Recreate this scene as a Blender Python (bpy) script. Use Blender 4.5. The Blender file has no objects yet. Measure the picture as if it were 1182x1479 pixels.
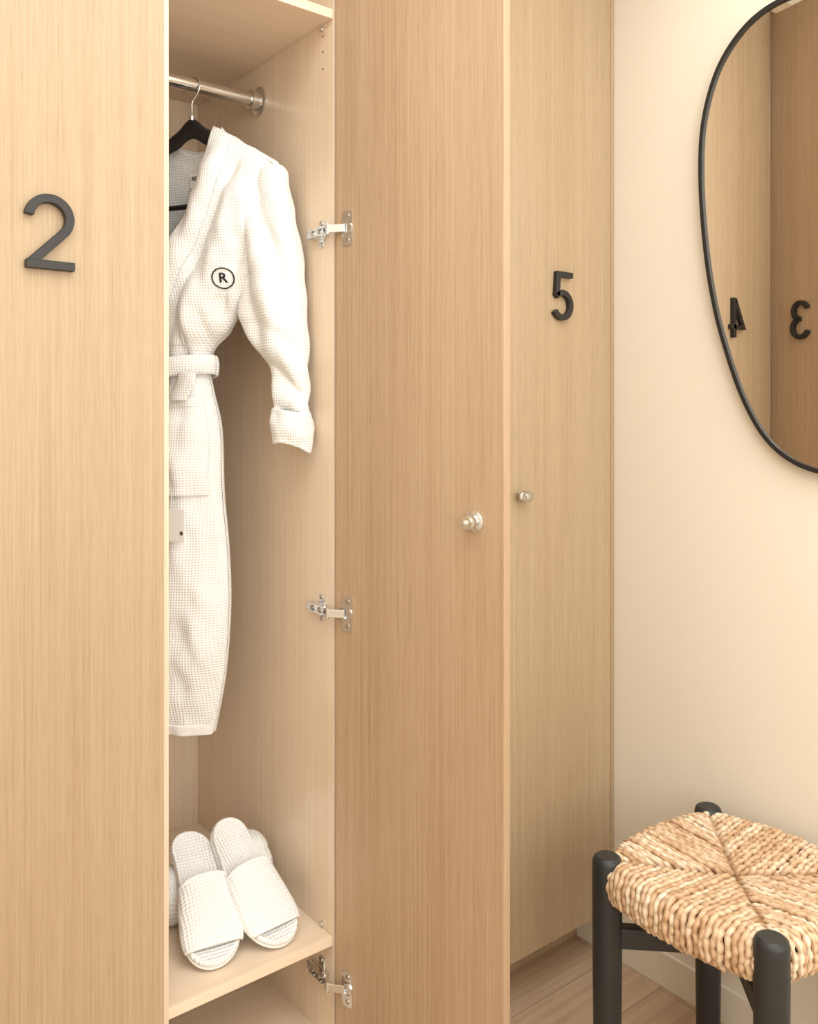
import bpy, bmesh, math, random
from mathutils import Vector, Matrix, noise
random.seed(7)
scene = bpy.context.scene
try:
    scene.view_settings.view_transform = 'Standard'
    scene.view_settings.look = 'None'
except Exception:
    pass
ZOOM, ZCX, ZCY = 1.0, 591, 739.5   # photograph framing

def lin(c):
    out = []
    for v in c:
        v = v/255.0
        out.append(v/12.92 if v <= 0.04045 else ((v+0.055)/1.055)**2.4)
    return (out[0], out[1], out[2], 1.0)

# ------------------------------------------------------------ materials
def new_mat(name):
    m = bpy.data.materials.new(name); m.use_nodes = True
    nt = m.node_tree
    b = nt.nodes['Principled BSDF']
    return m, nt, b

def simple(name, col, rough=0.5, metal=0.0, bump=0.0, bscale=200.0):
    m, nt, b = new_mat(name)
    b.inputs['Base Color'].default_value = lin(col)
    b.inputs['Roughness'].default_value = rough
    b.inputs['Metallic'].default_value = metal
    n = nt.nodes.new('ShaderNodeTexNoise'); n.inputs['Scale'].default_value = bscale
    tc = nt.nodes.new('ShaderNodeTexCoord'); nt.links.new(tc.outputs['Object'], n.inputs['Vector'])
    if bump > 0:
        bp = nt.nodes.new('ShaderNodeBump'); bp.inputs['Strength'].default_value = bump
        bp.inputs['Distance'].default_value = 0.002
        nt.links.new(n.outputs['Fac'], bp.inputs['Height']); nt.links.new(bp.outputs['Normal'], b.inputs['Normal'])
    return m

def wood(name, cdark, cmid, clight, rough=0.45, axis='Z', fine=1.0, pores=0.10):
    m, nt, b = new_mat(name)
    L = nt.links
    tc = nt.nodes.new('ShaderNodeTexCoord')
    oi = nt.nodes.new('ShaderNodeObjectInfo')
    off = nt.nodes.new('ShaderNodeVectorMath'); off.operation = 'ADD'
    sc = nt.nodes.new('ShaderNodeMath'); sc.operation = 'MULTIPLY'; sc.inputs[1].default_value = 17.3
    L.new(oi.outputs['Random'], sc.inputs[0])
    L.new(tc.outputs['Object'], off.inputs[0]); L.new(sc.outputs[0], off.inputs[1])
    def mapping(s):
        mp = nt.nodes.new('ShaderNodeMapping')
        mp.inputs['Scale'].default_value = s
        L.new(off.outputs[0], mp.inputs['Vector']); return mp
    def ax(a, c):
        v = [c, c, c]; v['XYZ'.index(axis)] = a; return v
    def nz(a, c, det, rg=.5, dist=0):
        n = nt.nodes.new('ShaderNodeTexNoise'); n.inputs['Scale'].default_value = 1; n.inputs['Detail'].default_value = det
        n.inputs['Roughness'].default_value = rg; n.inputs['Distortion'].default_value = dist
        L.new(mapping(ax(a, c)).outputs[0], n.inputs['Vector']); return n.outputs['Fac']
    n1 = nz(.35, 60, 2, .5, .2)
    n2 = nz(2.2, 330*fine, 3, .6)
    n3 = nz(14, 560*fine, 2, .5)
    n4 = nz(.6, 5, 1)
    def mul(o, k):
        x = nt.nodes.new('ShaderNodeMath'); x.operation = 'MULTIPLY'; L.new(o, x.inputs[0]); x.inputs[1].default_value = k; return x.outputs[0]
    def add(a, c):
        x = nt.nodes.new('ShaderNodeMath'); x.operation = 'ADD'; L.new(a, x.inputs[0]); L.new(c, x.inputs[1]); return x.outputs[0]
    f = add(add(mul(n1, 0.24), mul(n2, 0.48)), mul(n4, 0.28))
    cr = nt.nodes.new('ShaderNodeValToRGB')
    cr.color_ramp.elements[0].position = 0.36; cr.color_ramp.elements[0].color = lin(cdark)
    cr.color_ramp.elements[1].position = 0.64; cr.color_ramp.elements[1].color = lin(clight)
    e = cr.color_ramp.elements.new(0.5); e.color = lin(cmid)
    L.new(f, cr.inputs['Fac'])
    pr = nt.nodes.new('ShaderNodeValToRGB')
    pr.color_ramp.elements[0].position = 0.34; pr.color_ramp.elements[0].color = (1-pores, 1-pores*1.1, 1-pores*1.2, 1)
    pr.color_ramp.elements[1].position = 0.5; pr.color_ramp.elements[1].color = (1, 1, 1, 1)
    L.new(n3, pr.inputs['Fac'])
    mx = nt.nodes.new('ShaderNodeMixRGB'); mx.blend_type = 'MULTIPLY'; mx.inputs[0].default_value = 1
    L.new(cr.outputs[0], mx.inputs[1]); L.new(pr.outputs[0], mx.inputs[2])
    L.new(mx.outputs[0], b.inputs['Base Color'])
    b.inputs['Roughness'].default_value = rough
    bp = nt.nodes.new('ShaderNodeBump'); bp.inputs['Strength'].default_value = 0.08; bp.inputs['Distance'].default_value = 0.0005
    L.new(n2, bp.inputs['Height']); L.new(bp.outputs['Normal'], b.inputs['Normal'])
    return m

M_door = wood('oak_veneer', (169,144,114), (179,155,125), (187,165,136), rough=0.42)
M_door_in = wood('oak_veneer_inner', (172,144,115), (184,157,128), (192,167,139), rough=0.45)
M_maple = wood('maple_melamine', (230,207,182), (236,215,191), (241,222,200), rough=0.26, fine=0.5, pores=0.03)
M_maple_x = wood('maple_melamine_shelf', (230,207,182), (236,215,191), (241,222,200), rough=0.3, axis='X', fine=0.5, pores=0.03)
M_chrome = simple('chrome', (224,226,228), 0.12, 1.0)
M_nickel = simple('nickel', (192,188,180), 0.28, 1.0)
M_black = simple('black_metal', (34,32,31), 0.42, 0.0, 0.1, 500)
M_hanger = simple('black_plastic', (26,26,28), 0.35)
M_legs = simple('charcoal_painted_wood', (40,42,43), 0.45, 0, 0.15, 90)
M_wall = simple('cream_plaster', (237,229,214), 0.75, 0, 0.08, 60)
M_ceil = simple('white_ceiling', (242,240,236), 0.8, 0, 0.05, 60)
M_dark = simple('dark_gap', (60,45,32), 0.9)
M_sole = simple('slipper_sole', (245,245,245), 0.8, 0, 0.15, 700)
M_card = simple('paper_card', (246,245,243), 0.6)
M_ink = simple('black_thread', (25,25,32), 0.8)
M_mirror = simple('mirror_glass', (250,248,246), 0.0, 1.0)

def waffle(name, col, per=0.008, a='X', c='Z', strength=0.5, dk=7, dist=.001):
    m, nt, b = new_mat(name); L = nt.links
    tc = nt.nodes.new('ShaderNodeTexCoord')
    sp = nt.nodes.new('ShaderNodeSeparateXYZ'); L.new(tc.outputs['Object'], sp.inputs[0])
    n = nt.nodes.new('ShaderNodeTexNoise'); n.inputs['Scale'].default_value = 25; L.new(tc.outputs['Object'], n.inputs['Vector'])
    def s(ax, k):
        x = nt.nodes.new('ShaderNodeMath'); x.operation = 'MULTIPLY_ADD'; L.new(sp.outputs[ax], x.inputs[0]); x.inputs[1].default_value = 2*math.pi/k
        ns = nt.nodes.new('ShaderNodeMath'); ns.operation = 'MULTIPLY'; L.new(n.outputs['Fac'], ns.inputs[0]); ns.inputs[1].default_value = 6.0
        L.new(ns.outputs[0], x.inputs[2])
        y = nt.nodes.new('ShaderNodeMath'); y.operation = 'SINE'; L.new(x.outputs[0], y.inputs[0]); return y.outputs[0]
    ad = nt.nodes.new('ShaderNodeMath'); ad.operation = 'ADD'
    L.new(s(a, per), ad.inputs[0]); L.new(s(c, per), ad.inputs[1])
    bp = nt.nodes.new('ShaderNodeBump'); bp.inputs['Strength'].default_value = strength; bp.inputs['Distance'].default_value = dist
    L.new(ad.outputs[0], bp.inputs['Height']); L.new(bp.outputs['Normal'], b.inputs['Normal'])
    cr = nt.nodes.new('ShaderNodeValToRGB')
    d = [max(0, x-dk) for x in col]
    cr.color_ramp.elements[0].color = lin(d); cr.color_ramp.elements[1].color = lin(col)
    mr = nt.nodes.new('ShaderNodeMapRange'); mr.inputs[1].default_value = -2; mr.inputs[2].default_value = 0.0
    L.new(ad.outputs[0], mr.inputs[0]); L.new(mr.outputs[0], cr.inputs['Fac'])
    L.new(cr.outputs[0], b.inputs['Base Color'])
    b.inputs['Roughness'].default_value = 0.95
    b.inputs['Specular IOR Level'].default_value = 0.2
    return m
M_robe = waffle('white_waffle_cotton', (241,241,240), 0.0055, 'X', 'Z', 0.45, 7, .0008)
M_robe_plain = simple('white_cotton_band', (241,241,240), 0.9, 0, 0.3, 900)
M_slip = waffle('white_waffle_slipper', (245,245,245), 0.0068, 'X', 'Y', 0.55, 10)

def floor_mat():
    m, nt, b = new_mat('plank_floor'); L = nt.links
    tc = nt.nodes.new('ShaderNodeTexCoord')
    br = nt.nodes.new('ShaderNodeTexBrick'); br.inputs['Scale'].default_value = 1
    br.inputs['Brick Width'].default_value = 1.2; br.inputs['Row Height'].default_value = 0.15
    br.inputs['Mortar Size'].default_value = 0.0010; br.inputs['Color1'].default_value = lin((208,182,155)); br.inputs['Color2'].default_value = lin((198,170,143))
    br.inputs['Mortar'].default_value = lin((145,118,94))
    L.new(tc.outputs['Object'], br.inputs['Vector'])
    m2 = nt.nodes.new('ShaderNodeMapping'); m2.inputs['Scale'].default_value = (2.5, 60, 1); L.new(tc.outputs['Object'], m2.inputs['Vector'])
    n = nt.nodes.new('ShaderNodeTexNoise'); n.inputs['Scale'].default_value = 1; n.inputs['Detail'].default_value = 5; L.new(m2.outputs[0], n.inputs['Vector'])
    cr = nt.nodes.new('ShaderNodeValToRGB'); cr.color_ramp.elements[0].position = .35; cr.color_ramp.elements[0].color = (.84,.80,.77,1)
    cr.color_ramp.elements[1].position = .6; cr.color_ramp.elements[1].color = (1,1,1,1); L.new(n.outputs['Fac'], cr.inputs['Fac'])
    mx = nt.nodes.new('ShaderNodeMixRGB'); mx.blend_type = 'MULTIPLY'; mx.inputs[0].default_value = 1
    L.new(br.outputs['Color'], mx.inputs[1]); L.new(cr.outputs[0], mx.inputs[2]); L.new(mx.outputs[0], b.inputs['Base Color'])
    b.inputs['Roughness'].default_value = 0.4
    return m
M_floor = floor_mat()

def rush_mat():
    m, nt, b = new_mat('woven_rush'); L = nt.links
    at = nt.nodes.new('ShaderNodeAttribute'); at.attribute_name = 'cord'
    tc = nt.nodes.new('ShaderNodeTexCoord')
    n = nt.nodes.new('ShaderNodeTexNoise'); n.inputs['Scale'].default_value = 60; n.inputs['Detail'].default_value = 4
    L.new(tc.outputs['Object'], n.inputs['Vector'])
    sp = nt.nodes.new('ShaderNodeSeparateColor'); L.new(at.outputs['Color'], sp.inputs[0])
    ad = nt.nodes.new('ShaderNodeMath'); ad.operation = 'MULTIPLY_ADD'; L.new(n.outputs['Fac'], ad.inputs[0]); ad.inputs[1].default_value = 0.75
    ml = nt.nodes.new('ShaderNodeMath'); ml.operation = 'MULTIPLY'; L.new(sp.outputs[0], ml.inputs[0]); ml.inputs[1].default_value = 0.45
    L.new(ml.outputs[0], ad.inputs[2])
    cr = nt.nodes.new('ShaderNodeValToRGB')
    els = cr.color_ramp.elements
    els[0].position = 0.2; els[0].color = lin((180,140,103)); els[1].position = 0.9; els[1].color = lin((243,228,206))
    e = els.new(0.40); e.color = lin((209,174,138)); e = els.new(0.62); e.color = lin((226,198,166))
    L.new(ad.outputs[0], cr.inputs['Fac'])
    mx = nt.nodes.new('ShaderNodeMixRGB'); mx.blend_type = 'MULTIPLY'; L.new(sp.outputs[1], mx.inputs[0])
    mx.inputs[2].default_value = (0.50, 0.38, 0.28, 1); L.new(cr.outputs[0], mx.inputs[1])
    L.new(mx.outputs[0], b.inputs['Base Color']); b.inputs['Roughness'].default_value = 0.6
    bp = nt.nodes.new('ShaderNodeBump'); bp.inputs['Strength'].default_value = .4; bp.inputs['Distance'].default_value = .002
    n2 = nt.nodes.new('ShaderNodeTexNoise'); n2.inputs['Scale'].default_value = 300; L.new(tc.outputs['Object'], n2.inputs['Vector'])
    L.new(n2.outputs['Fac'], bp.inputs['Height']); L.new(bp.outputs['Normal'], b.inputs['Normal'])
    return m
M_rush = rush_mat()

# ------------------------------------------------------------ mesh helpers
def mesh_obj(name, verts, faces, mat=None, parent=None, smooth=False):
    me = bpy.data.meshes.new(name); me.from_pydata([tuple(v) for v in verts], [], faces); me.update()
    ob = bpy.data.objects.new(name, me); scene.collection.objects.link(ob)
    if mat: me.materials.append(mat)
    if parent: ob.parent = parent
    if smooth:
        for p in me.polygons: p.use_smooth = True
    return ob
def recalc(ob):
    bm = bmesh.new(); bm.from_mesh(ob.data); bmesh.ops.recalc_face_normals(bm, faces=bm.faces); bm.to_mesh(ob.data); bm.free()
    return ob
def empty(name, loc=(0,0,0), rotz=0.0):
    e = bpy.data.objects.new(name, None); scene.collection.objects.link(e)
    e.location = loc; e.rotation_euler = (0, 0, rotz); e.empty_display_size = 0.05
    return e
def bevel(ob, w, seg=2):
    md = ob.modifiers.new('bevel', 'BEVEL'); md.width = w; md.segments = seg; md.limit_method = 'ANGLE'
    return ob
def box(name, x0, x1, y0, y1, z0, z1, mat, parent=None, bev=0.0):
    v = [(x0,y0,z0),(x1,y0,z0),(x1,y1,z0),(x0,y1,z0),(x0,y0,z1),(x1,y0,z1),(x1,y1,z1),(x0,y1,z1)]
    f = [(0,3,2,1),(4,5,6,7),(0,1,5,4),(1,2,6,5),(2,3,7,6),(3,0,4,7)]
    ob = mesh_obj(name, v, f, mat, parent)
    if bev: bevel(ob, bev)
    return ob
def frame_of(d):
    d = Vector(d).normalized()
    up = Vector((0,0,1)) if abs(d.z) < 0.9 else Vector((1,0,0))
    a = d.cross(up).normalized(); b = a.cross(d).normalized()
    return a, b
def tube_data(path, rad, n=12, caps=True):
    vs, fs = [], []
    P = [Vector(p) for p in path]
    a = None
    for i, p in enumerate(P):
        t = (P[min(i+1, len(P)-1)] - P[max(i-1, 0)]).normalized()
        if a is None: a, b = frame_of(t)
        else:
            a = (a - t*a.dot(t)).normalized(); b = a.cross(t)
        r = rad[i] if isinstance(rad, (list, tuple)) else rad
        for k in range(n):
            th = 2*math.pi*k/n
            vs.append(p + a*math.cos(th)*r + b*math.sin(th)*r)
    for i in range(len(P)-1):
        for k in range(n):
            k2 = (k+1) % n
            fs.append((i*n+k, i*n+k2, (i+1)*n+k2, (i+1)*n+k))
    if caps:
        fs.append(tuple(range(n-1, -1, -1))); fs.append(tuple((len(P)-1)*n+k for k in range(n)))
    return vs, fs
def tube(name, path, rad, mat, parent=None, n=16, caps=True):
    v, f = tube_data(path, rad, n, caps)
    ob = recalc(mesh_obj(name, v, f, mat, parent, True))
    md = ob.modifiers.new('es', 'EDGE_SPLIT'); md.split_angle = math.radians(50)
    return ob
def lathe_x(name, base, axis, prof, mat, parent=None, n=24):
    ax = Vector(axis).normalized(); a, b = frame_of(ax); vs = []; fs = []
    for d, r in prof:
        for k in range(n):
            th = 2*math.pi*k/n
            vs.append(Vector(base) + ax*d + a*r*math.cos(th) + b*r*math.sin(th))
    m = len(prof)
    for i in range(m-1):
        for k in range(n):
            k2 = (k+1) % n; fs.append((i*n+k, (i+1)*n+k, (i+1)*n+k2, i*n+k2))
    fs.append(tuple(range(n))); fs.append(tuple((m-1)*n+k for k in range(n-1, -1, -1)))
    ob = recalc(mesh_obj(name, vs, fs, mat, parent, True))
    md = ob.modifiers.new('es', 'EDGE_SPLIT'); md.split_angle = math.radians(35)
    return ob
def catmull(vals, v):
    n = len(vals); i = int(math.floor(v)); i = max(0, min(n-2, i)); f = v - i
    p0 = vals[max(i-1, 0)]; p1 = vals[i]; p2 = vals[i+1]; p3 = vals[min(i+2, n-1)]
    return 0.5*((2*p1) + (-p0+p2)*f + (2*p0-5*p1+4*p2-p3)*f*f + (-p0+3*p1-3*p2+p3)*f**3)

# ------------------------------------------------------------ room
WX = 1.821      # right wall
LX = -0.5873    # left wall
BY = -2.9       # rear wall
CH = 2.72
box('floor', LX-.1, WX+.1, BY-.1, 0.75, -0.08, 0.0, M_floor)
box('ceiling', LX-.1, WX+.1, BY-.1, 0.75, CH, CH+.08, M_ceil)
box('wall_right', WX, WX+.1, BY-.1, 0.75, 0, CH, M_wall)
box('wall_left', LX-.1, LX, BY-.1, 0.75, 0, CH, M_wall)
box('wall_rear', LX, WX, BY-.1, BY, 0, CH, M_wall)
box('wall_front', LX, WX, 0.665, 0.75, 0, CH, M_wall)
box('baseboard_right', WX-.010, WX, BY, 0.119, 0, 0.085, M_wall, None, .002)
box('baseboard_rear', LX, WX-.011, BY, BY+.010, 0, 0.085, M_wall, None, .002)

# ------------------------------------------------------------ locker carcass
B = [-0.5873, -0.1873, 0.2127, 0.6127, 1.0127, 1.4127, 1.8127]
cab = empty('locker_cabinet')
Z0, Z1 = 0.124, 2.66
CF = 0.022
IL = 0.6217     # inner left face of the open bay
def part(nm, xb, yb, zb, mat):
    return box(nm, xb[0], xb[1], yb[0], yb[1], zb[0], zb[1], mat, cab, 0.0008)
part('partition_1', (LX+.001, LX+.018), (CF,.648), (Z0,Z1), M_maple)
part('partition_2', (B[1]-.018, B[1]+.018), (CF,.648), (Z0,Z1), M_maple)
part('partition_3', (B[2]-.018, B[2]+.018), (CF,.648), (Z0,Z1), M_maple)
part('partition_4', (IL-.036, IL), (CF,.648), (Z0,Z1), M_maple)
part('partition_5', (0.966, B[4]+.018), (CF,.648), (Z0,Z1), M_maple)
part('partition_6', (B[5]-.018, B[5]+.018), (CF,.648), (Z0,Z1), M_maple)
part('partition_7', (1.790, WX-.001), (CF,.648), (Z0,Z1), M_maple)
part('filler_right', (1.8075, WX-.001), (0.0,CF), (Z0,Z1), M_door)
part('back_panel', (LX+.001, WX-.001), (.648,.662), (Z0,Z1), M_maple)
part('bottom_panel', (LX+.001, WX-.001), (CF+.0005,.648), (Z0-.0,Z0+.018), M_maple_x)
part('top_panel', (LX+.001, WX-.001), (CF,.648), (Z1,Z1+.018), M_maple_x)
part('fascia', (LX+.001, WX-.001), (0.0,.018), (Z1+.004,CH-.001), M_door)
part('toe_kick', (LX+.001, WX-.001), (.12,.138), (0.0,Z0), M_door)
part('shelf_low', (IL+.0002, 0.9658), (CF+.001,.648), (.339,.358), M_maple_x)
part('shelf_top', (IL+.0002, 0.9658), (CF+.001,.648), (2.189,2.208), M_maple_x)
for i, zz in enumerate((2.10, 2.135, 2.166)):
    lathe_x('pin_hole_%d' % i, (0.9662, 0.06, zz), (-1,0,0), [(0,.0022),(.0006,.0022)], M_dark, cab, 10)
for i, (yy, zz) in enumerate(((.06,2.18), (.06,.367), (.58,2.18))):
    lathe_x('shelf_fitting_%d' % i, (0.9662, yy, zz), (-1,0,0), [(0,.005),(.004,.005),(.006,.003)], M_chrome, cab, 14)

# ------------------------------------------------------------ digits
def arc(cx, cy, r, a0, a1, n=26):
    return [(cx+r*math.cos(math.radians(a0+(a1-a0)*i/n)), cy+r*math.sin(math.radians(a0+(a1-a0)*i/n))) for i in range(n+1)]
DIG = {
 '2': [arc(.31,.6825,.26,175,-45) + [(.0975,.100)], [(.012,.0575),(.635,.0575)]],
 '5': [[(.60,.9425),(.17,.9425),(.135,.49)] , arc(.30,.3125,.255,137,-150)],
 '3': [arc(.30,.7325,.21,165,-90), arc(.30,.2925,.235,90,-160)],
 '4': [[(.44,.96),(.06,.27),(.63,.27)], [(.47,1.0),(.47,0.0)]],
}
def digit(name, ch, H, parent, loc, flip=False, sw=.115, dep=.013):
    vs, fs = [], []
    w = sw*H/2
    for pi_, pl in enumerate(DIG[ch]):
        P = [Vector((p[0]*H - .3175*H, p[1]*H - .5*H)) for p in pl]
        L = []
        for i, p in enumerate(P):
            d1 = (P[i]-P[i-1]).normalized() if i > 0 else None
            d2 = (P[i+1]-P[i]).normalized() if i < len(P)-1 else None
            if d1 is None: d1 = d2
            if d2 is None: d2 = d1
            t = (d1+d2).normalized(); nrm = Vector((-t.y, t.x))
            k = 1.0/max(.5, nrm.dot(Vector((-d1.y, d1.x))))
            L.append((p+nrm*w*k, p-nrm*w*k))
        if ch == '2' and pi_ == 0:   # foot of the diagonal is cut horizontally so it sits on the base bar
            hw = w*1.414
            L[-1] = (P[-1]+Vector((hw,0)), P[-1]-Vector((hw,0)))
        b0 = len(vs)
        for a, c in L:
            for q, y in ((a,-dep),(c,-dep),(c,0),(a,0)):
                vs.append((q.x, y, q.y))
        for i in range(len(L)-1):
            o = b0+i*4
            for k in range(4):
                k2 = (k+1) % 4
                fs.append((o+k, o+k2, o+4+k2, o+4+k))
        fs.append((b0+3,b0+2,b0+1,b0)); o = b0+(len(L)-1)*4; fs.append((o,o+1,o+2,o+3))
    ob = recalc(mesh_obj(name, vs, fs, M_black, parent))
    bevel(ob, .0007, 1)
    ob.location = loc
    if flip: ob.rotation_euler = (0, 0, math.pi)
    return ob

def turn_knob(prefix, parent, loc, outward):
    o = Vector(outward)
    lathe_x(prefix+'_rose', loc, o, [(0,.012),(.003,.012),(.004,.009),(.014,.0075)], M_nickel, parent)
    base = Vector(loc) + o*.013
    vs, fs = [], []; n = 28
    s = o.y
    for lay, (d, k) in enumerate(((0,.86),(.002,1),(.010,1),(.012,.86))):
        for i in range(n):
            th = 2*math.pi*i/n
            cx = math.copysign(abs(math.cos(th))**.6, math.cos(th))*.023*k
            cz = math.copysign(abs(math.sin(th))**.6, math.sin(th))*.0115*k
            vs.append((base.x+cx, base.y+s*d, base.z+cz))
    for l in range(3):
        for i in range(n):
            j = (i+1) % n; fs.append((l*n+i, l*n+j, (l+1)*n+j, (l+1)*n+i))
    fs.append(tuple(range(n))); fs.append(tuple(3*n+i for i in range(n)))
    recalc(mesh_obj(prefix+'_turn', vs, fs, M_nickel, parent))
    lathe_x(prefix+'_keyhole', base+o*.012, o, [(0,.006),(.0015,.006),(.002,.004)], M_chrome, parent, 18)

DH = Vector((0.965, 0.012))
def locker_door(w, num, loc, rotz=0, mat=M_door, numx=None, open_=False):
    e = empty('locker_door', loc, rotz)
    if not open_:
        box('panel', 0, w, 0, .0195, 0, Z1-Z0, mat, e, .0009)
        if num: digit('number_'+num, num, .118, e, (.1985, 0, 1.6865-Z0))
        turn_knob('knob', e, (.060, 0, 1.209-Z0), (0,-1,0))
    else:
        box('panel', 0, w, 0, .0195, 0, Z1-Z0, mat, e, .0009)
        digit('number_'+num, num, .118, e, (numx, .0195, 1.6865-Z0), True)
        turn_knob('knob', e, (w-.060, .0195, 1.209-Z0), (0,1,0))
        bx, bz = w-.060, 1.213-Z0
        lathe_x('lock_flange', (bx,0,bz), (0,-1,0), [(0,.019),(.003,.019),(.005,.016)], M_chrome, e, 30)
        lathe_x('lock_body', (bx,-.004,bz), (0,-1,0), [(0,.0125),(.016,.0125),(.017,.009),(.021,.009)], M_chrome, e, 24)
        lathe_x('lock_nut', (bx,-.024,bz), (0,-1,0), [(0,.0105),(.006,.0105)], M_chrome, e, 6)
        lathe_x('lock_screw', (bx,-.029,bz), (0,-1,0), [(0,.006),(.004,.006),(.006,.003)], M_chrome, e, 16)
    return e
gap = .0015
locker_door(.3895, '2', (B[2]+gap, 0, Z0))
PH = math.radians(12)
locker_door(.397, '3', (DH.x, DH.y, Z0), -(math.pi/2-PH), M_door_in, numx=.118, open_=True)
locker_door(.397, '4', (B[4]+gap+.0, 0, Z0))
locker_door(1.8055-(B[5]+gap), '5', (B[5]+gap, 0, Z0))
locker_door(.397, None, (B[1]+gap, 0, Z0))
locker_door(.397, None, (B[0]+gap+.001, 0, Z0))

# ------------------------------------------------------------ hinges (parts of the cabinet)
def doorpt(t, off, z):
    return Vector((DH.x + t*math.sin(PH) - off*math.cos(PH), DH.y - t*math.cos(PH) - off*math.sin(PH), z))
for hi, z in enumerate((1.765, 1.008, .272, 2.45)):
    hn = 'hinge_%d_' % (hi+1)
    def pbox(nm, x0,x1,y0,y1,z0,z1, bv=.001):
        return box(hn+nm, x0,x1,y0,y1,z0,z1, M_chrome, cab, bv)
    pbox('plate_cross', .9628,.9658,.052,.070,z-.027,z+.027)
    pbox('plate_base', .9578,.9658,.036,.088,z-.0085,z+.0085)
    pbox('arm', .9500,.9578,.030,.098,z-.0085,z+.0085, .002)
    pbox('arm_side_top', .9460,.9500,.030,.084,z+.0050,z+.0082)
    pbox('arm_side_bottom', .9460,.9500,.030,.084,z-.0082,z-.0050)
    for i, yy in enumerate((.048,.074)):
        lathe_x(hn+'arm_screw_%d' % i, (.9502,yy,z), (-1,0,0), [(0,.0048),(.003,.0048),(.004,.003)], M_nickel, cab, 12)
    for i, zz in enumerate((z-.021, z+.021)):
        lathe_x(hn+'plate_screw_%d' % i, (.9630,.061,zz), (-1,0,0), [(0,.0045),(.002,.0045),(.003,.003)], M_nickel, cab, 12)
    def link(nm, a, b, wz, th):
        a = Vector(a); b = Vector(b); d = (b-a).normalized(); nrm = Vector((-d.y, d.x, 0))
        vs = []
        for p in (a, b):
            for s1, s2 in ((-1,-1),(1,-1),(1,1),(-1,1)):
                vs.append(p + nrm*th*s1 + Vector((0,0,wz*s2)))
        ob = recalc(mesh_obj(hn+nm, vs, [(0,1,2,3),(7,6,5,4),(0,4,5,1),(1,5,6,2),(2,6,7,3),(3,7,4,0)], M_chrome, cab))
        bevel(ob, .001)
    e1 = Vector((.953,.034,z)); mid = Vector((.944,.010,z)); cup = doorpt(.028, .004, z)
    link('link_a', e1, mid, .0085, .0030)
    link('link_b', mid, cup, .0080, .0030)
    tube(hn+'pivot_a', [mid+Vector((0,0,-.0105)), mid+Vector((0,0,.0105))], .0038, M_chrome, cab, 10)
    tube(hn+'pivot_b', [e1+Vector((0,0,-.0105)), e1+Vector((0,0,.0105))], .0038, M_chrome, cab, 10)
    vs = []; fs = []
    outline = []
    for i in range(32):
        th = 2*math.pi*i/32
        c_, s_ = math.cos(th), math.sin(th)
        outline.append((.033 + .014*math.copysign(abs(c_)**.3, c_), .034*math.copysign(abs(s_)**.3, s_)))
    for off in (0.0, .0022):
        for (t, dz) in outline: vs.append(doorpt(t, off, z+dz))
    n = 32
    for i in range(n): fs.append((i, (i+1) % n, n+(i+1) % n, n+i))
    fs.append(tuple(range(n))); fs.append(tuple(range(2*n-1, n-1, -1)))
    recalc(mesh_obj(hn+'cup_plate', vs, fs, M_chrome, cab))
    nrm = (-math.cos(PH), -math.sin(PH), 0)
    for i, dz in enumerate((-.024,.024)):
        lathe_x(hn+'cup_screw_%d' % i, doorpt(.034,.0022,z+dz), nrm, [(0,.0045),(.0015,.0045),(.002,.002)], M_nickel, cab, 12)
    lathe_x(hn+'cup_rim', doorpt(.034,.0022,z), nrm, [(0,.0125),(.003,.0125),(.003,.010),(.0008,.010)], M_chrome, cab, 20)

# ------------------------------------------------------------ clothes rod
RY, RZ = .322, 2.107
rod = empty('clothes_rod')
tube('rod', [(IL+.001,RY,RZ),(.9655,RY,RZ)], .0150, M_chrome, rod, 28)
for nm, px, dx in (('flange_right', .9658, -1), ('flange_left', IL+.0002, 1)):
    lathe_x(nm, (px,RY,RZ), (dx,0,0), [(0,.032),(.004,.032),(.006,.029),(.007,.0215),(.026,.021),(.027,.0178)], M_chrome, rod, 32)

# ------------------------------------------------------------ hanger + robe
HX, AL = .8015, math.radians(62)
hang = empty('coat_hanger', (HX, RY, 0), -AL)
vs, fs = [], []
N = 40
for i in range(N+1):
    u = -1 + 2*i/N; t = u*.190
    au = abs(u)
    zt = 2.036 - .0108*min(1, au*6)**2 - .058*au - .075*au**1.8
    hgt = .034*(1-au)**1.2 + .012
    yw = .005 + .003*au**2
    for k in range(10):
        th = 2*math.pi*k/10
        vs.append((t, yw*math.cos(th), zt - hgt/2 + hgt/2*math.sin(th)))
for i in range(N):
    for k in range(10):
        k2 = (k+1) % 10; fs.append((i*10+k, i*10+k2, (i+1)*10+k2, (i+1)*10+k))
fs.append(tuple(range(9,-1,-1))); fs.append(tuple(N*10+k for k in range(10)))
recalc(mesh_obj('shoulders', vs, fs, M_hanger, hang, True))
tube('bar', [(-.155,0,1.91),(-.155,0,1.856),(-.145,0,1.846),(.145,0,1.846),(.155,0,1.856),(.155,0,1.91)], .0055, M_hanger, hang, 10)
hp = [(0,0,2.02),(0,0,2.066),(.004,0,2.074),(.013,0,2.083)]
for i in range(0, 15):
    th = math.radians(-35 + 225*i/14)
    hp.append((.0212*math.cos(th), 0, 2.1030 + .0212*math.sin(th)))
hp.append((-.0195,0,2.092))
tube('hook', hp, .0018, M_chrome, hang, 10)
lathe_x('collar', (0,0,2.03), (0,0,1), [(0,.006),(.008,.006),(.010,.003)], M_chrome, hang, 14)

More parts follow.
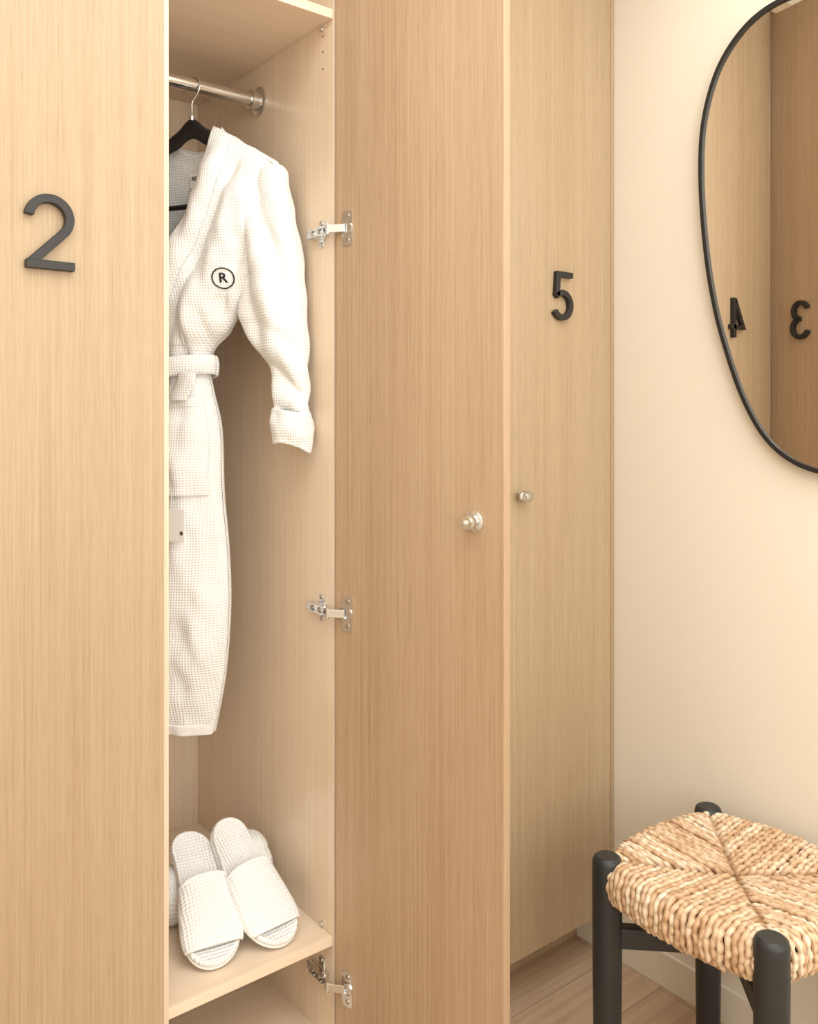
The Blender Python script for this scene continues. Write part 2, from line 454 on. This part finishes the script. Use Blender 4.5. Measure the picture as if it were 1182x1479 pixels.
robe = empty('bathrobe', (HX, RY, 0), -AL)
ROWS = [(.070, 2.004, .218, 1.914, .009),
        (.070, 1.965, .226, 1.872, .030),
        (.058, 1.893, .214, 1.820, .046),
        (.024, 1.810, .194, 1.750, .056),
        (-.014,1.735, .168, 1.690, .062),
        (-.055,1.655, .132, 1.628, .062),
        (-.085,1.590, .096, 1.574, .056),
        (-.090,1.545, .058, 1.540, .047),
        (-.090,1.498, .046, 1.498, .043),
        (-.090,1.450, .054, 1.450, .048),
        (-.090,1.368, .074, 1.368, .058),
        (-.090,1.236, .079, 1.236, .063),
        (-.090,1.110, .092, 1.110, .066),
        (-.090,0.990, .096, 0.990, .068),
        (-.088,0.850, .084, 0.850, .064),
        (-.084,0.730, .056, 0.722, .056)]
LROW = [(-.070,-.218),(-.066,-.226),(-.060,-.214),(-.045,-.194),(-.020,-.170),(.0,-.145),(.02,-.130),(.02,-.135),(.02,-.140),
        (.02,-.150),(.02,-.165),(.02,-.180),(.02,-.195),(.02,-.195),(.02,-.185),(.02,-.165)]
ec = (.114, 1.678)      # embroidered emblem centre
def col(i): return [r[i] for r in ROWS]
def ridge(x):
    return 1 - (1-abs(math.cos(x*.5)))*2.0
def fold(t, z, s):
    dn = max(0, min(1, (1.48-z)/.4))
    near = math.exp(-((z-1.54)/.07)**2)
    g = near*.0075*ridge(t*130 + 6*(z-1.5) + 1)
    q = t - (z-1.5)*.40
    env = math.sin(math.pi*min(1, max(0, (z-1.50)/.46)))**.7 if 1.50 < z < 1.96 else 0
    g += .0115*env*ridge(q*80 + 2.6*noise.noise(Vector((q*10, z*4, 4))))
    g += .0090*dn**.5*ridge(t*46 + 1.2*math.sin(z*4) + 1.0 + 2.2*noise.noise(Vector((t*6, z*2.4, 8))))
    g += .015*(noise.noise(Vector((t*14, z*5, 3.1))))
    g += .0085*(noise.noise(Vector((t*34, z*18, 9.7))))
    r2 = ((t-ec[0])**2 + (z-ec[1])**2)/.030**2
    return g*(1-.85*math.exp(-r2*r2))
def F(v, s, off=0.0, side=1):
    v = max(0, min(len(ROWS)-1, v))
    if side == 1:
        tL, tR = catmull(col(0), v), catmull(col(2), v); k = 1.0
    else:
        tL, tR = catmull([r[0] for r in LROW], v), catmull([r[1] for r in LROW], v); k = .82
    zL, zR = catmull(col(1), v), catmull(col(3), v); d = catmull(col(4), v)
    t = tL+(tR-tL)*s; z = zL+(zR-zL)*s
    pr = max(0, 1 - s**2.6)**.5
    fo = fold(t, z, s)*min(1, pr*1.4)*min(1, v/1.5)
    return Vector((t, -(d*k)*pr - fo - off*(.25+.75*pr), z))
def grid(name, fn, nu, nv, mat, parent, solid=.003, sub=1, off=1):
    vs = [fn(j/nv, i/nu) for j in range(nv+1) for i in range(nu+1)]
    fs = [(j*(nu+1)+i, j*(nu+1)+i+1, (j+1)*(nu+1)+i+1, (j+1)*(nu+1)+i) for j in range(nv) for i in range(nu)]
    ob = mesh_obj(name, vs, fs, mat, parent, True)
    if solid:
        md = ob.modifiers.new('solid', 'SOLIDIFY'); md.thickness = solid; md.offset = 0
    if sub:
        md = ob.modifiers.new('sub', 'SUBSURF'); md.levels = sub; md.render_levels = sub
    return ob
NV = len(ROWS)-1
grid('front_right', lambda v, s: F(v*NV, s), 44, 150, M_robe, robe)
grid('front_left', lambda v, s: F(v*NV, s, side=-1), 24, 90, M_robe, robe)
def Bk(v, s):
    vv = v*NV
    tR = catmull(col(2), vv); tl = catmull([r[1] for r in LROW], vv)
    zL, zR = catmull(col(1), vv), catmull(col(3), vv); d = catmull(col(4), vv)
    t = tl + (tR-tl)*s
    at = abs(t)
    inner = .070
    f = max(0, min(1, (tR-at)/(tR-inner))) if tR > inner+.02 else 0
    z = zR
    if vv < 6:
        z = zR + (zL-zR)*f
        if at < inner: z -= .042*(1-(at/inner)**2)*max(0, 1-vv/3)
    sb = 2*s-1
    pr = max(0, 1-abs(sb)**2.6)**.5
    w = d*.75*pr + .006*noise.noise(Vector((t*14, z*4, 21)))*pr*min(1, vv)
    if vv < 2: w += .012*(1-min(1, at/inner)**2)*(1-vv/2)
    return Vector((t, w, z))
grid('back', Bk, 44, 100, M_robe, robe)
def shoulder(side):
    def f(v, s):
        t = .066+(.212-.066)*v
        z = 2.003 - (t-.070)/(.148)*.090
        a = -.35 + (math.pi+.7)*s
        w = .0105*math.cos(a); h = .0055*math.sin(a) + (.003*noise.noise(Vector((t*40, 0, 5))))
        return Vector((side*t, w, z - .004 + h))
    return f
grid('shoulder_right', shoulder(1), 14, 24, M_robe, robe, .002)
grid('shoulder_left', shoulder(-1), 14, 24, M_robe, robe, .002)
grid('lapel_right', lambda v, s: F(.02+v*7.3, s*.29, .0080+.006*math.sin(math.pi*s)), 12, 80, M_robe, robe, .006)
grid('lapel_left', lambda v, s: F(.02+v*7.0, s*.27, .0055, side=-1), 8, 50, M_robe, robe, .005)
def collar(v, s):
    a = math.pi*v
    t = .072*math.cos(a); w = .004+.034*math.sin(a)
    z = 2.004 - .036*math.sin(a)
    h = .030
    return Vector((t*(1+.05*s), w + .006*math.sin(math.pi*s), z + .006 - h*s*(.5+.5*math.sin(a))))
grid('neck_collar', collar, 6, 30, M_robe, robe, .007)
lab = box('neck_label', -.018, .022, .0180, .0190, 1.890, 1.922, M_card, robe)
def text_mesh(name, body, size, mat, parent, M, extrude=.0003):
    cu = bpy.data.curves.new(name, 'FONT'); cu.body = body; cu.size = size; cu.align_x = 'CENTER'; cu.align_y = 'CENTER'
    cu.extrude = extrude; cu.offset = .0004*size/.02
    tmp = bpy.data.objects.new(name+'_t', cu); scene.collection.objects.link(tmp)
    dg = bpy.context.evaluated_depsgraph_get()
    me = bpy.data.meshes.new_from_object(tmp.evaluated_get(dg))
    bpy.data.objects.remove(tmp)
    me.transform(M)
    me.materials.clear(); me.materials.append(mat)
    ob = bpy.data.objects.new(name, me); scene.collection.objects.link(ob); ob.parent = parent
    return ob
RX = Matrix.Rotation(math.radians(90), 4, 'X')
text_mesh('label_text', 'REVIVE', .0112, M_ink, robe, Matrix.Translation((.003,.0174,1.910)) @ RX)
text_mesh('label_text_small', 'SPA', .006, M_ink, robe, Matrix.Translation((.002,.0174,1.899)) @ RX)

def nearF(t, z):
    best = None
    for iv in range(200):
        v = 2 + 4*iv/200
        tL, tR = catmull(col(0), v), catmull(col(2), v); s = (t-tL)/(tR-tL)
        if not 0 <= s <= 1: continue
        p = F(v, s)
        e = abs(p.z-z)
        if best is None or e < best[0]: best = (e, p)
    return best[1].y
vs, fs = [], []
n = 48
for r in (.0190, .0214):
    for i in range(n):
        th = 2*math.pi*i/n; t = ec[0]+r*math.cos(th)*1.0; z = ec[1]+r*math.sin(th)
        vs.append((t, nearF(t, z)-.0030, z))
for i in range(n): fs.append((i, (i+1) % n, n+(i+1) % n, n+i))
ob = mesh_obj('emblem_ring', vs, fs, M_ink, robe)
md = ob.modifiers.new('s', 'SOLIDIFY'); md.thickness = .0012
lt = text_mesh('emblem_letter', 'R', .027, M_ink, robe, Matrix.Translation((ec[0], 0, ec[1])) @ RX)
for vtx in lt.data.vertices:
    vtx.co.y = nearF(vtx.co.x, vtx.co.z) - .0034 + vtx.co.y*1.0

SL = [(.205,.012,1.912,.014),(.197,.036,1.890,.028),(.190,.055,1.825,.037),(.197,.063,1.750,.041),(.202,.067,1.680,.043),(.204,.075,1.600,.044),
      (.222,.060,1.540,.040),(.2415,.0425,1.496,.032),(.248,.038,1.4535,.027),(.2475,.038,1.415,.026),(.2475,.039,1.38,.026),(.248,.038,1.350,.026)]
def sleeve(name, side):
    nrow, nc = 90, 48
    vs, fs = [], []
    for j in range(nrow+1):
        v = (len(SL)-1)*j/nrow
        c, hw, z, hd = [catmull([r[k] for r in SL], v) for k in range(4)]
        if side < 0: c *= .965
        for i in range(nc):
            th = 2*math.pi*i/nc
            ca, sa = math.cos(th), math.sin(th)
            x = c + hw*math.copysign(abs(ca)**.85, ca); y = hd*math.copysign(abs(sa)**.9, sa)
            zz = z - .10*(x-c)*(1 if v > 8 else .3)
            q = Vector((x*22, zz*20, sa*1.5+side*7))
            w = .010*noise.noise(q) + .015*noise.noise(Vector((x*9, zz*7, sa+side*3)))
            low = max(0, min(1, (1.62-z)/.1))
            w += low*.0060*ridge(zz*95 + x*60 + sa*2 + 4*noise.noise(Vector((x*10, zz*8, 2))))
            w += (1-low)*.0095*ridge((x+zz*.28)*75 + 2*noise.noise(Vector((x*8, zz*6, 5))))*(1 if sa < 0 else .3)*min(1, v)
            x += w*ca*.3; y += w*sa
            vs.append((side*x, y, zz))
    for j in range(nrow):
        for i in range(nc):
            i2 = (i+1) % nc; fs.append((j*nc+i, j*nc+i2, (j+1)*nc+i2, (j+1)*nc+i))
    fs.append(tuple(range(nc)))
    ob = recalc(mesh_obj(name, vs, fs, M_robe, robe, True))
    md = ob.modifiers.new('solid', 'SOLIDIFY'); md.thickness = .003; md.offset = -1
    md = ob.modifiers.new('sub', 'SUBSURF'); md.levels = 1; md.render_levels = 1
    vs, fs = [], []; nr = 14
    cc = .2478*(.965 if side < 0 else 1)
    for j in range(nr+1):
        u = j/nr; z = 1.408 - .072*u; bul = .003 + .004*math.sin(math.pi*u)
        for i in range(nc):
            th = 2*math.pi*i/nc; ca, sa = math.cos(th), math.sin(th)
            x = cc + (.0375+bul - .006*u*(1 if ca < 0 else 0))*math.copysign(abs(ca)**.85, ca)
            zz = z - (.14+.12*u)*(x-cc) - .006*math.sin(th*2+1)*u
            y = (.027+bul)*math.copysign(abs(sa)**.9, sa) + .008*noise.noise(Vector((x*38, zz*34, sa+side)))
            vs.append((side*x, y, zz))
    for j in range(nr):
        for i in range(nc):
            i2 = (i+1) % nc; fs.append((j*nc+i, j*nc+i2, (j+1)*nc+i2, (j+1)*nc+i))
    ob = mesh_obj(name+'_cuff', vs, fs, M_robe, robe, True)
    md = ob.modifiers.new('solid', 'SOLIDIFY'); md.thickness = .005; md.offset = 0
    md = ob.modifiers.new('sub', 'SUBSURF'); md.levels = 1; md.render_levels = 1
sleeve('sleeve_right', 1); sleeve('sleeve_left', -1)

def belt(v, s):
    a = 2*math.pi*v
    c = -.047; hw = .107
    t = c + hw*math.cos(a); w = -.062*math.sin(a) if math.sin(a) > 0 else -.042*math.sin(a)
    z = 1.523 - .042*s + .006*math.sin(a*2+1) - .05*(t-c)*.6
    b = .004*math.sin(math.pi*s) + .003*noise.noise(Vector((t*30, s*2, a)))
    return Vector((t + b*math.cos(a), w - b*math.sin(a), z))
grid('belt', belt, 6, 60, M_robe, robe, .007)
def belt_tail(v, s):
    t = .012 + .045*s + .004*math.sin(v*5) - .012*v; z = 1.487 - .060*v
    return Vector((t, -.061 - .005*math.sin(math.pi*s) - .008*v, z))
grid('belt_tail', belt_tail, 6, 14, M_robe, robe, .006)
grid('pocket', lambda v, s: F(9.22+v*1.78, .20+.74*s, .0095), 20, 40, M_robe, robe, .005)
grid('pocket_hem', lambda v, s: F(9.20+v*.30, .20+.745*s, .0130), 20, 10, M_robe, robe, .004)
grid('pocket_bottom', lambda v, s: F(10.92+v*.12, .20+.745*s, .0115), 20, 5, M_robe, robe, .003)
grid('hem_band', lambda v, s: F(14.75+v*.25, s, .0025), 30, 6, M_robe_plain, robe, .003)
ty = min(F(v_/10, s_/20).y for v_ in range(108, 124) for s_ in range(5, 17)) - .007
tg = box('paper_tag', -.030, .043, ty-.001, ty, 1.137, 1.204, M_card, robe)
bevel(tg, .006, 3)
text_mesh('tag_mark', 'e', .016, M_ink, robe, Matrix.Translation((.036, ty-.0016, 1.157)) @ RX)
tube('tag_string', [(.008, ty-.0005, 1.198), (.007, ty+.004, 1.235), (.006, ty+.012, 1.262)], .0006, M_card, robe, 6)

# ------------------------------------------------------------ slippers
def outline_hw(y):
    if y < .07: return .056*max(0, 1-((.07-y)/.07)**2.3)**.5
    if y > .235: return .042*max(0, 1-((y-.235)/.05)**2.2)**.5
    f = (y-.07)/(.165); f = f*f*(3-2*f)
    return .056*(1-f)+.042*f
def slipper(toe, heel, flip):
    toe = Vector(toe); heel = Vector(heel)
    yl = (heel-toe).normalized(); xl = yl.cross(Vector((0,0,1))).normalized(); zl = xl.cross(yl).normalized()
    e = bpy.data.objects.new('slipper', None); scene.collection.objects.link(e); e.empty_display_size = .05
    e.matrix_world = Matrix(((xl.x,yl.x,zl.x,toe.x),(xl.y,yl.y,zl.y,toe.y),(xl.z,yl.z,zl.z,toe.z),(0,0,0,1)))
    n = 40; L = .285
    ring = []
    for i in range(n+1):
        y = L*(1-math.cos(math.pi*i/n))/2; ring.append((outline_hw(y), y))
    loop = [(-h, y) for h, y in ring] + [(h, y) for h, y in reversed(ring[1:-1])]
    skew = lambda x, y: x + flip*.010*math.sin(math.pi*y/L)
    cy = L/2
    def slab(nm, z0, z1, k, mat, rnd):
        vs, fs = [], []; m = len(loop)
        lays = [(z0, k*.965), (z0+rnd, k), (z1-rnd, k), (z1, k*.965)]
        for z, kk in lays:
            for x, y in loop: vs.append((skew(x*kk, y), cy+(y-cy)*(kk*.5+.5 if kk < 1 else kk), z))
        for z, kk in ((z1, k*.90), (z1-.0015, k*.87)):
            for x, y in loop: vs.append((skew(x*kk, y), cy+(y-cy)*(1-(1-kk)*.45), z))
        R = len(lays)+2
        for l in range(R-1):
            for i in range(m):
                j = (i+1) % m; fs.append((l*m+i, l*m+j, (l+1)*m+j, (l+1)*m+i))
        h = m//2
        b = (R-1)*m
        for i in range(1, h-1):
            fs.append((b+i, b+i+1, b+m-i-1, b+(m-i)))
        fs.append((b, b+1, b+m-1)); fs.append((b+h-1, b+h, b+h+1))
        for i in range(1, h-1):
            fs.append((i, m-i, m-i-1, i+1))
        fs.append((0, m-1, 1)); fs.append((h-1, h+1, h))
        ob = recalc(mesh_obj(nm, vs, fs, mat, e, True))
        md = ob.modifiers.new('es', 'EDGE_SPLIT'); md.split_angle = math.radians(60)
    slab('sole', 0, .006, 1.0, M_sole, .002)
    slab('insole', .006, .017, .985, M_slip, .004)
    def strap(v, s):
        arch = math.sin(math.pi*s)
        y = .034 + .120*v + .012*arch*v - .004*arch
        hw = outline_hw(max(.02, min(.2, y)))*1.03+.002
        a = math.pi*(1-s)
        c_, s_ = math.cos(a), math.sin(a)
        x = hw*math.copysign(abs(c_)**.8, c_)
        H = .018 + .022*v
        return Vector((skew(x, y), y, .008 + H*abs(s_)**.65))
    grid('strap', strap, 26, 20, M_slip, e, .005)
    def rim(v0):
        return lambda v, s: strap(v0+.05*v, s) + Vector((0, 0, .0025*math.sin(math.pi*s)+.0008))
    grid('strap_edge_front', rim(0), 26, 2, M_sole, e, .004)
    grid('strap_edge_back', rim(.95), 26, 2, M_sole, e, .004)
    return e
slipper((.734,.068,.3605), (.7777,.3055,.5075), 1)
slipper((.870,.0500,.3605), (.852,.2755,.5205), -1)

vs, fs = [], []
nr, nc = 40, 40
for j in range(nr+1):
    u = j/nr; x = .700 + .245*u
    r = .0535 + .0145*u
    e_ = min(u, 1-u); k = min(1, (e_/.10))**.35 if e_ > 0 else .0
    k = .55 + .45*k
    for i in range(nc):
        th = 2*math.pi*i/nc
        rr = r*k*(1 + .03*noise.noise(Vector((x*18, math.cos(th)*1.5, math.sin(th)*1.5))))
        rr -= .006*math.exp(-((th-2.4)/.12)**2)
        vs.append((x, .270 + rr*math.cos(th), .3585 + r*.985 + rr*math.sin(th)*.985))
for j in range(nr):
    for i in range(nc):
        i2 = (i+1) % nc; fs.append((j*nc+i, j*nc+i2, (j+1)*nc+i2, (j+1)*nc+i))
fs.append(tuple(range(nc))); fs.append(tuple(nr*nc+i for i in range(nc-1,-1,-1)))
M_towel = waffle('white_terry', (243,242,240), 0.009, 'X', 'Z', 0.5)
recalc(mesh_obj('rolled_towel', vs, fs, M_towel, None, True))

# ------------------------------------------------------------ mirror
pts = [(1.163,1.965),(1.153,2.090),(1.112,2.198),(1.038,2.268),(.945,2.288),(.840,2.262),(.740,2.185),(.655,2.070),(.600,1.925),(.565,1.765),
       (.558,1.610),(.590,1.470),(.655,1.365),(.745,1.303),(.845,1.281),(.930,1.297),(.998,1.345),(1.050,1.425),(1.092,1.530),(1.128,1.655),(1.152,1.800)]
n = len(pts); sm = []
for i in range(n):
    for k in range(8):
        f = k/8; q = []
        for c in (0, 1):
            p0, p1, p2, p3 = pts[i-1][c], pts[i][c], pts[(i+1) % n][c], pts[(i+2) % n][c]
            q.append(.5*((2*p1)+(-p0+p2)*f+(2*p0-5*p1+4*p2-p3)*f*f+(-p0+3*p1-3*p2+p3)*f**3))
        sm.append((q[0]-1.434, q[1]))
mir = empty('wall_mirror')
MXp = 1.800
m = len(sm)
vs = [(MXp, y, z) for y, z in sm] + [(MXp+.004, y, z) for y, z in sm]
fs = [tuple(range(m)), tuple(range(2*m-1, m-1, -1))] + [(i, m+i, m+(i+1) % m, (i+1) % m) for i in range(m)]
recalc(mesh_obj('glass', vs, fs, M_mirror, mir))
vs, fs = [], []
prof = [(-.001, MXp-.006), (.008, MXp-.006), (.009, MXp-.004), (.009, WX-.0005), (-.001, WX-.0005)]
for i in range(m):
    a = Vector(sm[i-1]); c = Vector(sm[(i+1) % m]); t = (c-a).normalized(); nn = Vector((t.y, -t.x))
    cen = Vector((-.57, 1.78))
    if nn.dot(Vector(sm[i])-cen) < 0: nn = -nn
    for o, x in prof:
        vs.append((x, sm[i][0]+nn.x*o, sm[i][1]+nn.y*o))
k = len(prof)
for i in range(m):
    j = (i+1) % m
    for q in range(k):
        q2 = (q+1) % k; fs.append((i*k+q, i*k+q2, j*k+q2, j*k+q))
recalc(mesh_obj('frame', vs, fs, M_black, mir))

# ------------------------------------------------------------ stool
SC = Vector((1.552, -.503)); ax_, ay_ = .175, .171
st = empty('woven_stool', (SC.x, SC.y, 0))
i = 0
for sx_ in (-1, 1):
    for sy_ in (-1, 1):
        i += 1
        lathe_x('leg_%d' % i, (sx_*ax_, sy_*ay_, 0), (0,0,1), [(0,.024),(.003,.0255),(.30,.0285),(.505,.0295),(.519,.0290),(.526,.0265),(.530,.021)], M_legs, st, 32)
for nm, a, b in (('stretcher_1', (-ax_, ay_), (ax_, -ay_)), ('stretcher_2', (-ax_, -ay_), (ax_, ay_))):
    a = Vector(a); b = Vector(b); d = (b-a).normalized(); nn = Vector((-d.y, d.x)); vs = []
    for p in (a+d*.01, b-d*.01):
        for s1, z in ((-1,.352),(1,.352),(1,.394),(-1,.394)):
            q = p+nn*.0125*s1; vs.append((q.x, q.y, z))
    ob = recalc(mesh_obj(nm, vs, [(0,1,2,3),(7,6,5,4),(0,4,5,1),(1,5,6,2),(2,6,7,3),(3,7,4,0)], M_legs, st))
    bevel(ob, .005, 3)
for nm, a, b in (('rail_1', (-ax_,-ay_), (ax_,-ay_)), ('rail_2', (-ax_,ay_), (ax_,ay_)), ('rail_3', (-ax_,-ay_), (-ax_,ay_)), ('rail_4', (ax_,-ay_), (ax_,ay_))):
    tube(nm, [(a[0],a[1],.475),(b[0],b[1],.475)], .016, M_legs, st, 16)
vs, fs, cols = [], [], []
NC = 28
for sec in range(4):
    ang = sec*math.pi/2
    nx, ny = math.cos(ang), math.sin(ang); tx, ty_ = -ny, nx
    Rb = ax_ if sec % 2 == 0 else ay_
    for ci in range(NC):
        uu = -1+2*ci/(NC-1)
        tau = uu*.152 + random.uniform(-.0014,.0014)
        R = Rb + .017 + .024*(1-uu*uu) + random.uniform(-.002,.002)
        r0 = max(.002, abs(tau)*1.0)
        jit = random.uniform(-.0022, .0022)
        raw = []
        nseg = max(3, int((R-.03-r0)/.006))
        if R-.03 > r0:
            for q in range(nseg+1):
                r = r0+(R-.028-r0)*q/nseg
                f = r/R
                raw.append((r, .5035 + .0170*min(1,f*1.15)**1.3 + jit))
        zc = .482
        for q in range(1, 12):
            a = math.radians(90-180*q/11)
            ca_ = max(0, math.cos(a))
            raw.append((R-.028+.028*ca_**.7, zc+.001+.037*math.copysign(abs(math.sin(a))**.85, math.sin(a))+jit*.5))
        raw.append((R-.06, .446)); raw.append((R-.10, .448))
        P = [Vector((r, z)) for r, z in raw]
        out = [P[0]]; step = .0036
        for a, b in zip(P, P[1:]):
            L = (b-a).length; k = max(1, int(L/step))
            for q in range(1, k+1): out.append(a+(b-a)*q/k)
        ph = random.uniform(0, 6.28); colr = random.random(); per = random.uniform(.014, .023)
        base = len(vs); nseg8 = 12; length = 0
        for j, p in enumerate(out):
            if j: length += (p-out[j-1]).length
            t = (out[min(j+1, len(out)-1)]-out[max(j-1, 0)]).normalized()
            nr_, nz_ = -t.y, t.x
            ww = 2*math.pi*length/per+ph + 1.5*noise.noise(Vector((length*40, ci*3.1, sec*5)))
            w = math.sin(ww)
            rad = .0069*(1+.13*w)
            wob = .0017*math.sin(2*math.pi*length/(per*2.3)+ph*2)
            dive = -.005 if j == 0 else (-.002 if j == 1 else 0)
            for k in range(nseg8):
                th = 2*math.pi*k/nseg8
                lob = 1+.15*math.cos(2*th - ww)
                a_ = math.cos(th)*rad*lob; b_ = math.sin(th)*rad*lob*.85
                rr = p.x + nr_*b_; zz = p.y + nz_*b_ + dive; tt = tau+a_*.95+wob
                vs.append((nx*rr+tx*tt, ny*rr+ty_*tt, zz))
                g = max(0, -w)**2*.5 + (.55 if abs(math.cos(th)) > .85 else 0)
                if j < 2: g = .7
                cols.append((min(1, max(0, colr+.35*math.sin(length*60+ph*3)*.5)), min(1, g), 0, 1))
        for j in range(len(out)-1):
            for k in range(nseg8):
                k2 = (k+1) % nseg8
                fs.append((base+j*nseg8+k, base+j*nseg8+k2, base+(j+1)*nseg8+k2, base+(j+1)*nseg8+k))
        fs.append(tuple(base+k for k in range(nseg8))); fs.append(tuple(base+(len(out)-1)*nseg8+k for k in range(nseg8)))
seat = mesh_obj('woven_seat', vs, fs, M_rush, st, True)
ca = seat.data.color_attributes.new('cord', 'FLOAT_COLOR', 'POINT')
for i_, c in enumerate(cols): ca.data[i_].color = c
recalc(seat)
box('seat_core', -.15,.15,-.145,.145,.450,.494, M_rush, st, .01)

# ------------------------------------------------------------ lights
def area(name, loc, rot, sx_, sy_, power, colr):
    l = bpy.data.lights.new(name, 'AREA'); l.shape = 'RECTANGLE'; l.size = sx_; l.size_y = sy_; l.energy = power; l.color = colr
    o = bpy.data.objects.new(name, l); scene.collection.objects.link(o); o.location = loc; o.rotation_euler = rot
    return o
LC = (.957, .979, .966)
area('ceiling_light', (.62,-1.30,2.70), (0,0,0), 2.0, 1.9, 40, LC)
area('rear_softbox_light', (-.10,-2.8,1.65), (math.radians(90),0,math.radians(-12)), .8, 1.5, 19, LC)
area('rear_fill_light_right', (1.25,-2.8,1.65), (math.radians(90),0,math.radians(6)), .8, 1.5, 15, LC)  # unseen fill added to brighten the corner door, right wall and open door's outer face
w = bpy.data.worlds.new('World'); scene.world = w; w.use_nodes = True
w.node_tree.nodes['Background'].inputs[0].default_value = (1,.96,.9,1); w.node_tree.nodes['Background'].inputs[1].default_value = .4

# ------------------------------------------------------------ camera
cd = bpy.data.cameras.new('camera'); cam = bpy.data.objects.new('camera', cd); scene.collection.objects.link(cam)
cam.location = (0, -1.434, 1.40); cam.rotation_euler = (math.radians(90), 0, -math.radians(38.52))
cd.sensor_fit = 'HORIZONTAL'; cd.sensor_width = 36; cd.lens = 36*1260/1182*ZOOM
cd.shift_x = ZOOM*(ZCX-591)/1182; cd.shift_y = -ZOOM*(ZCY-598)/1182; cd.clip_start = .02
scene.camera = cam
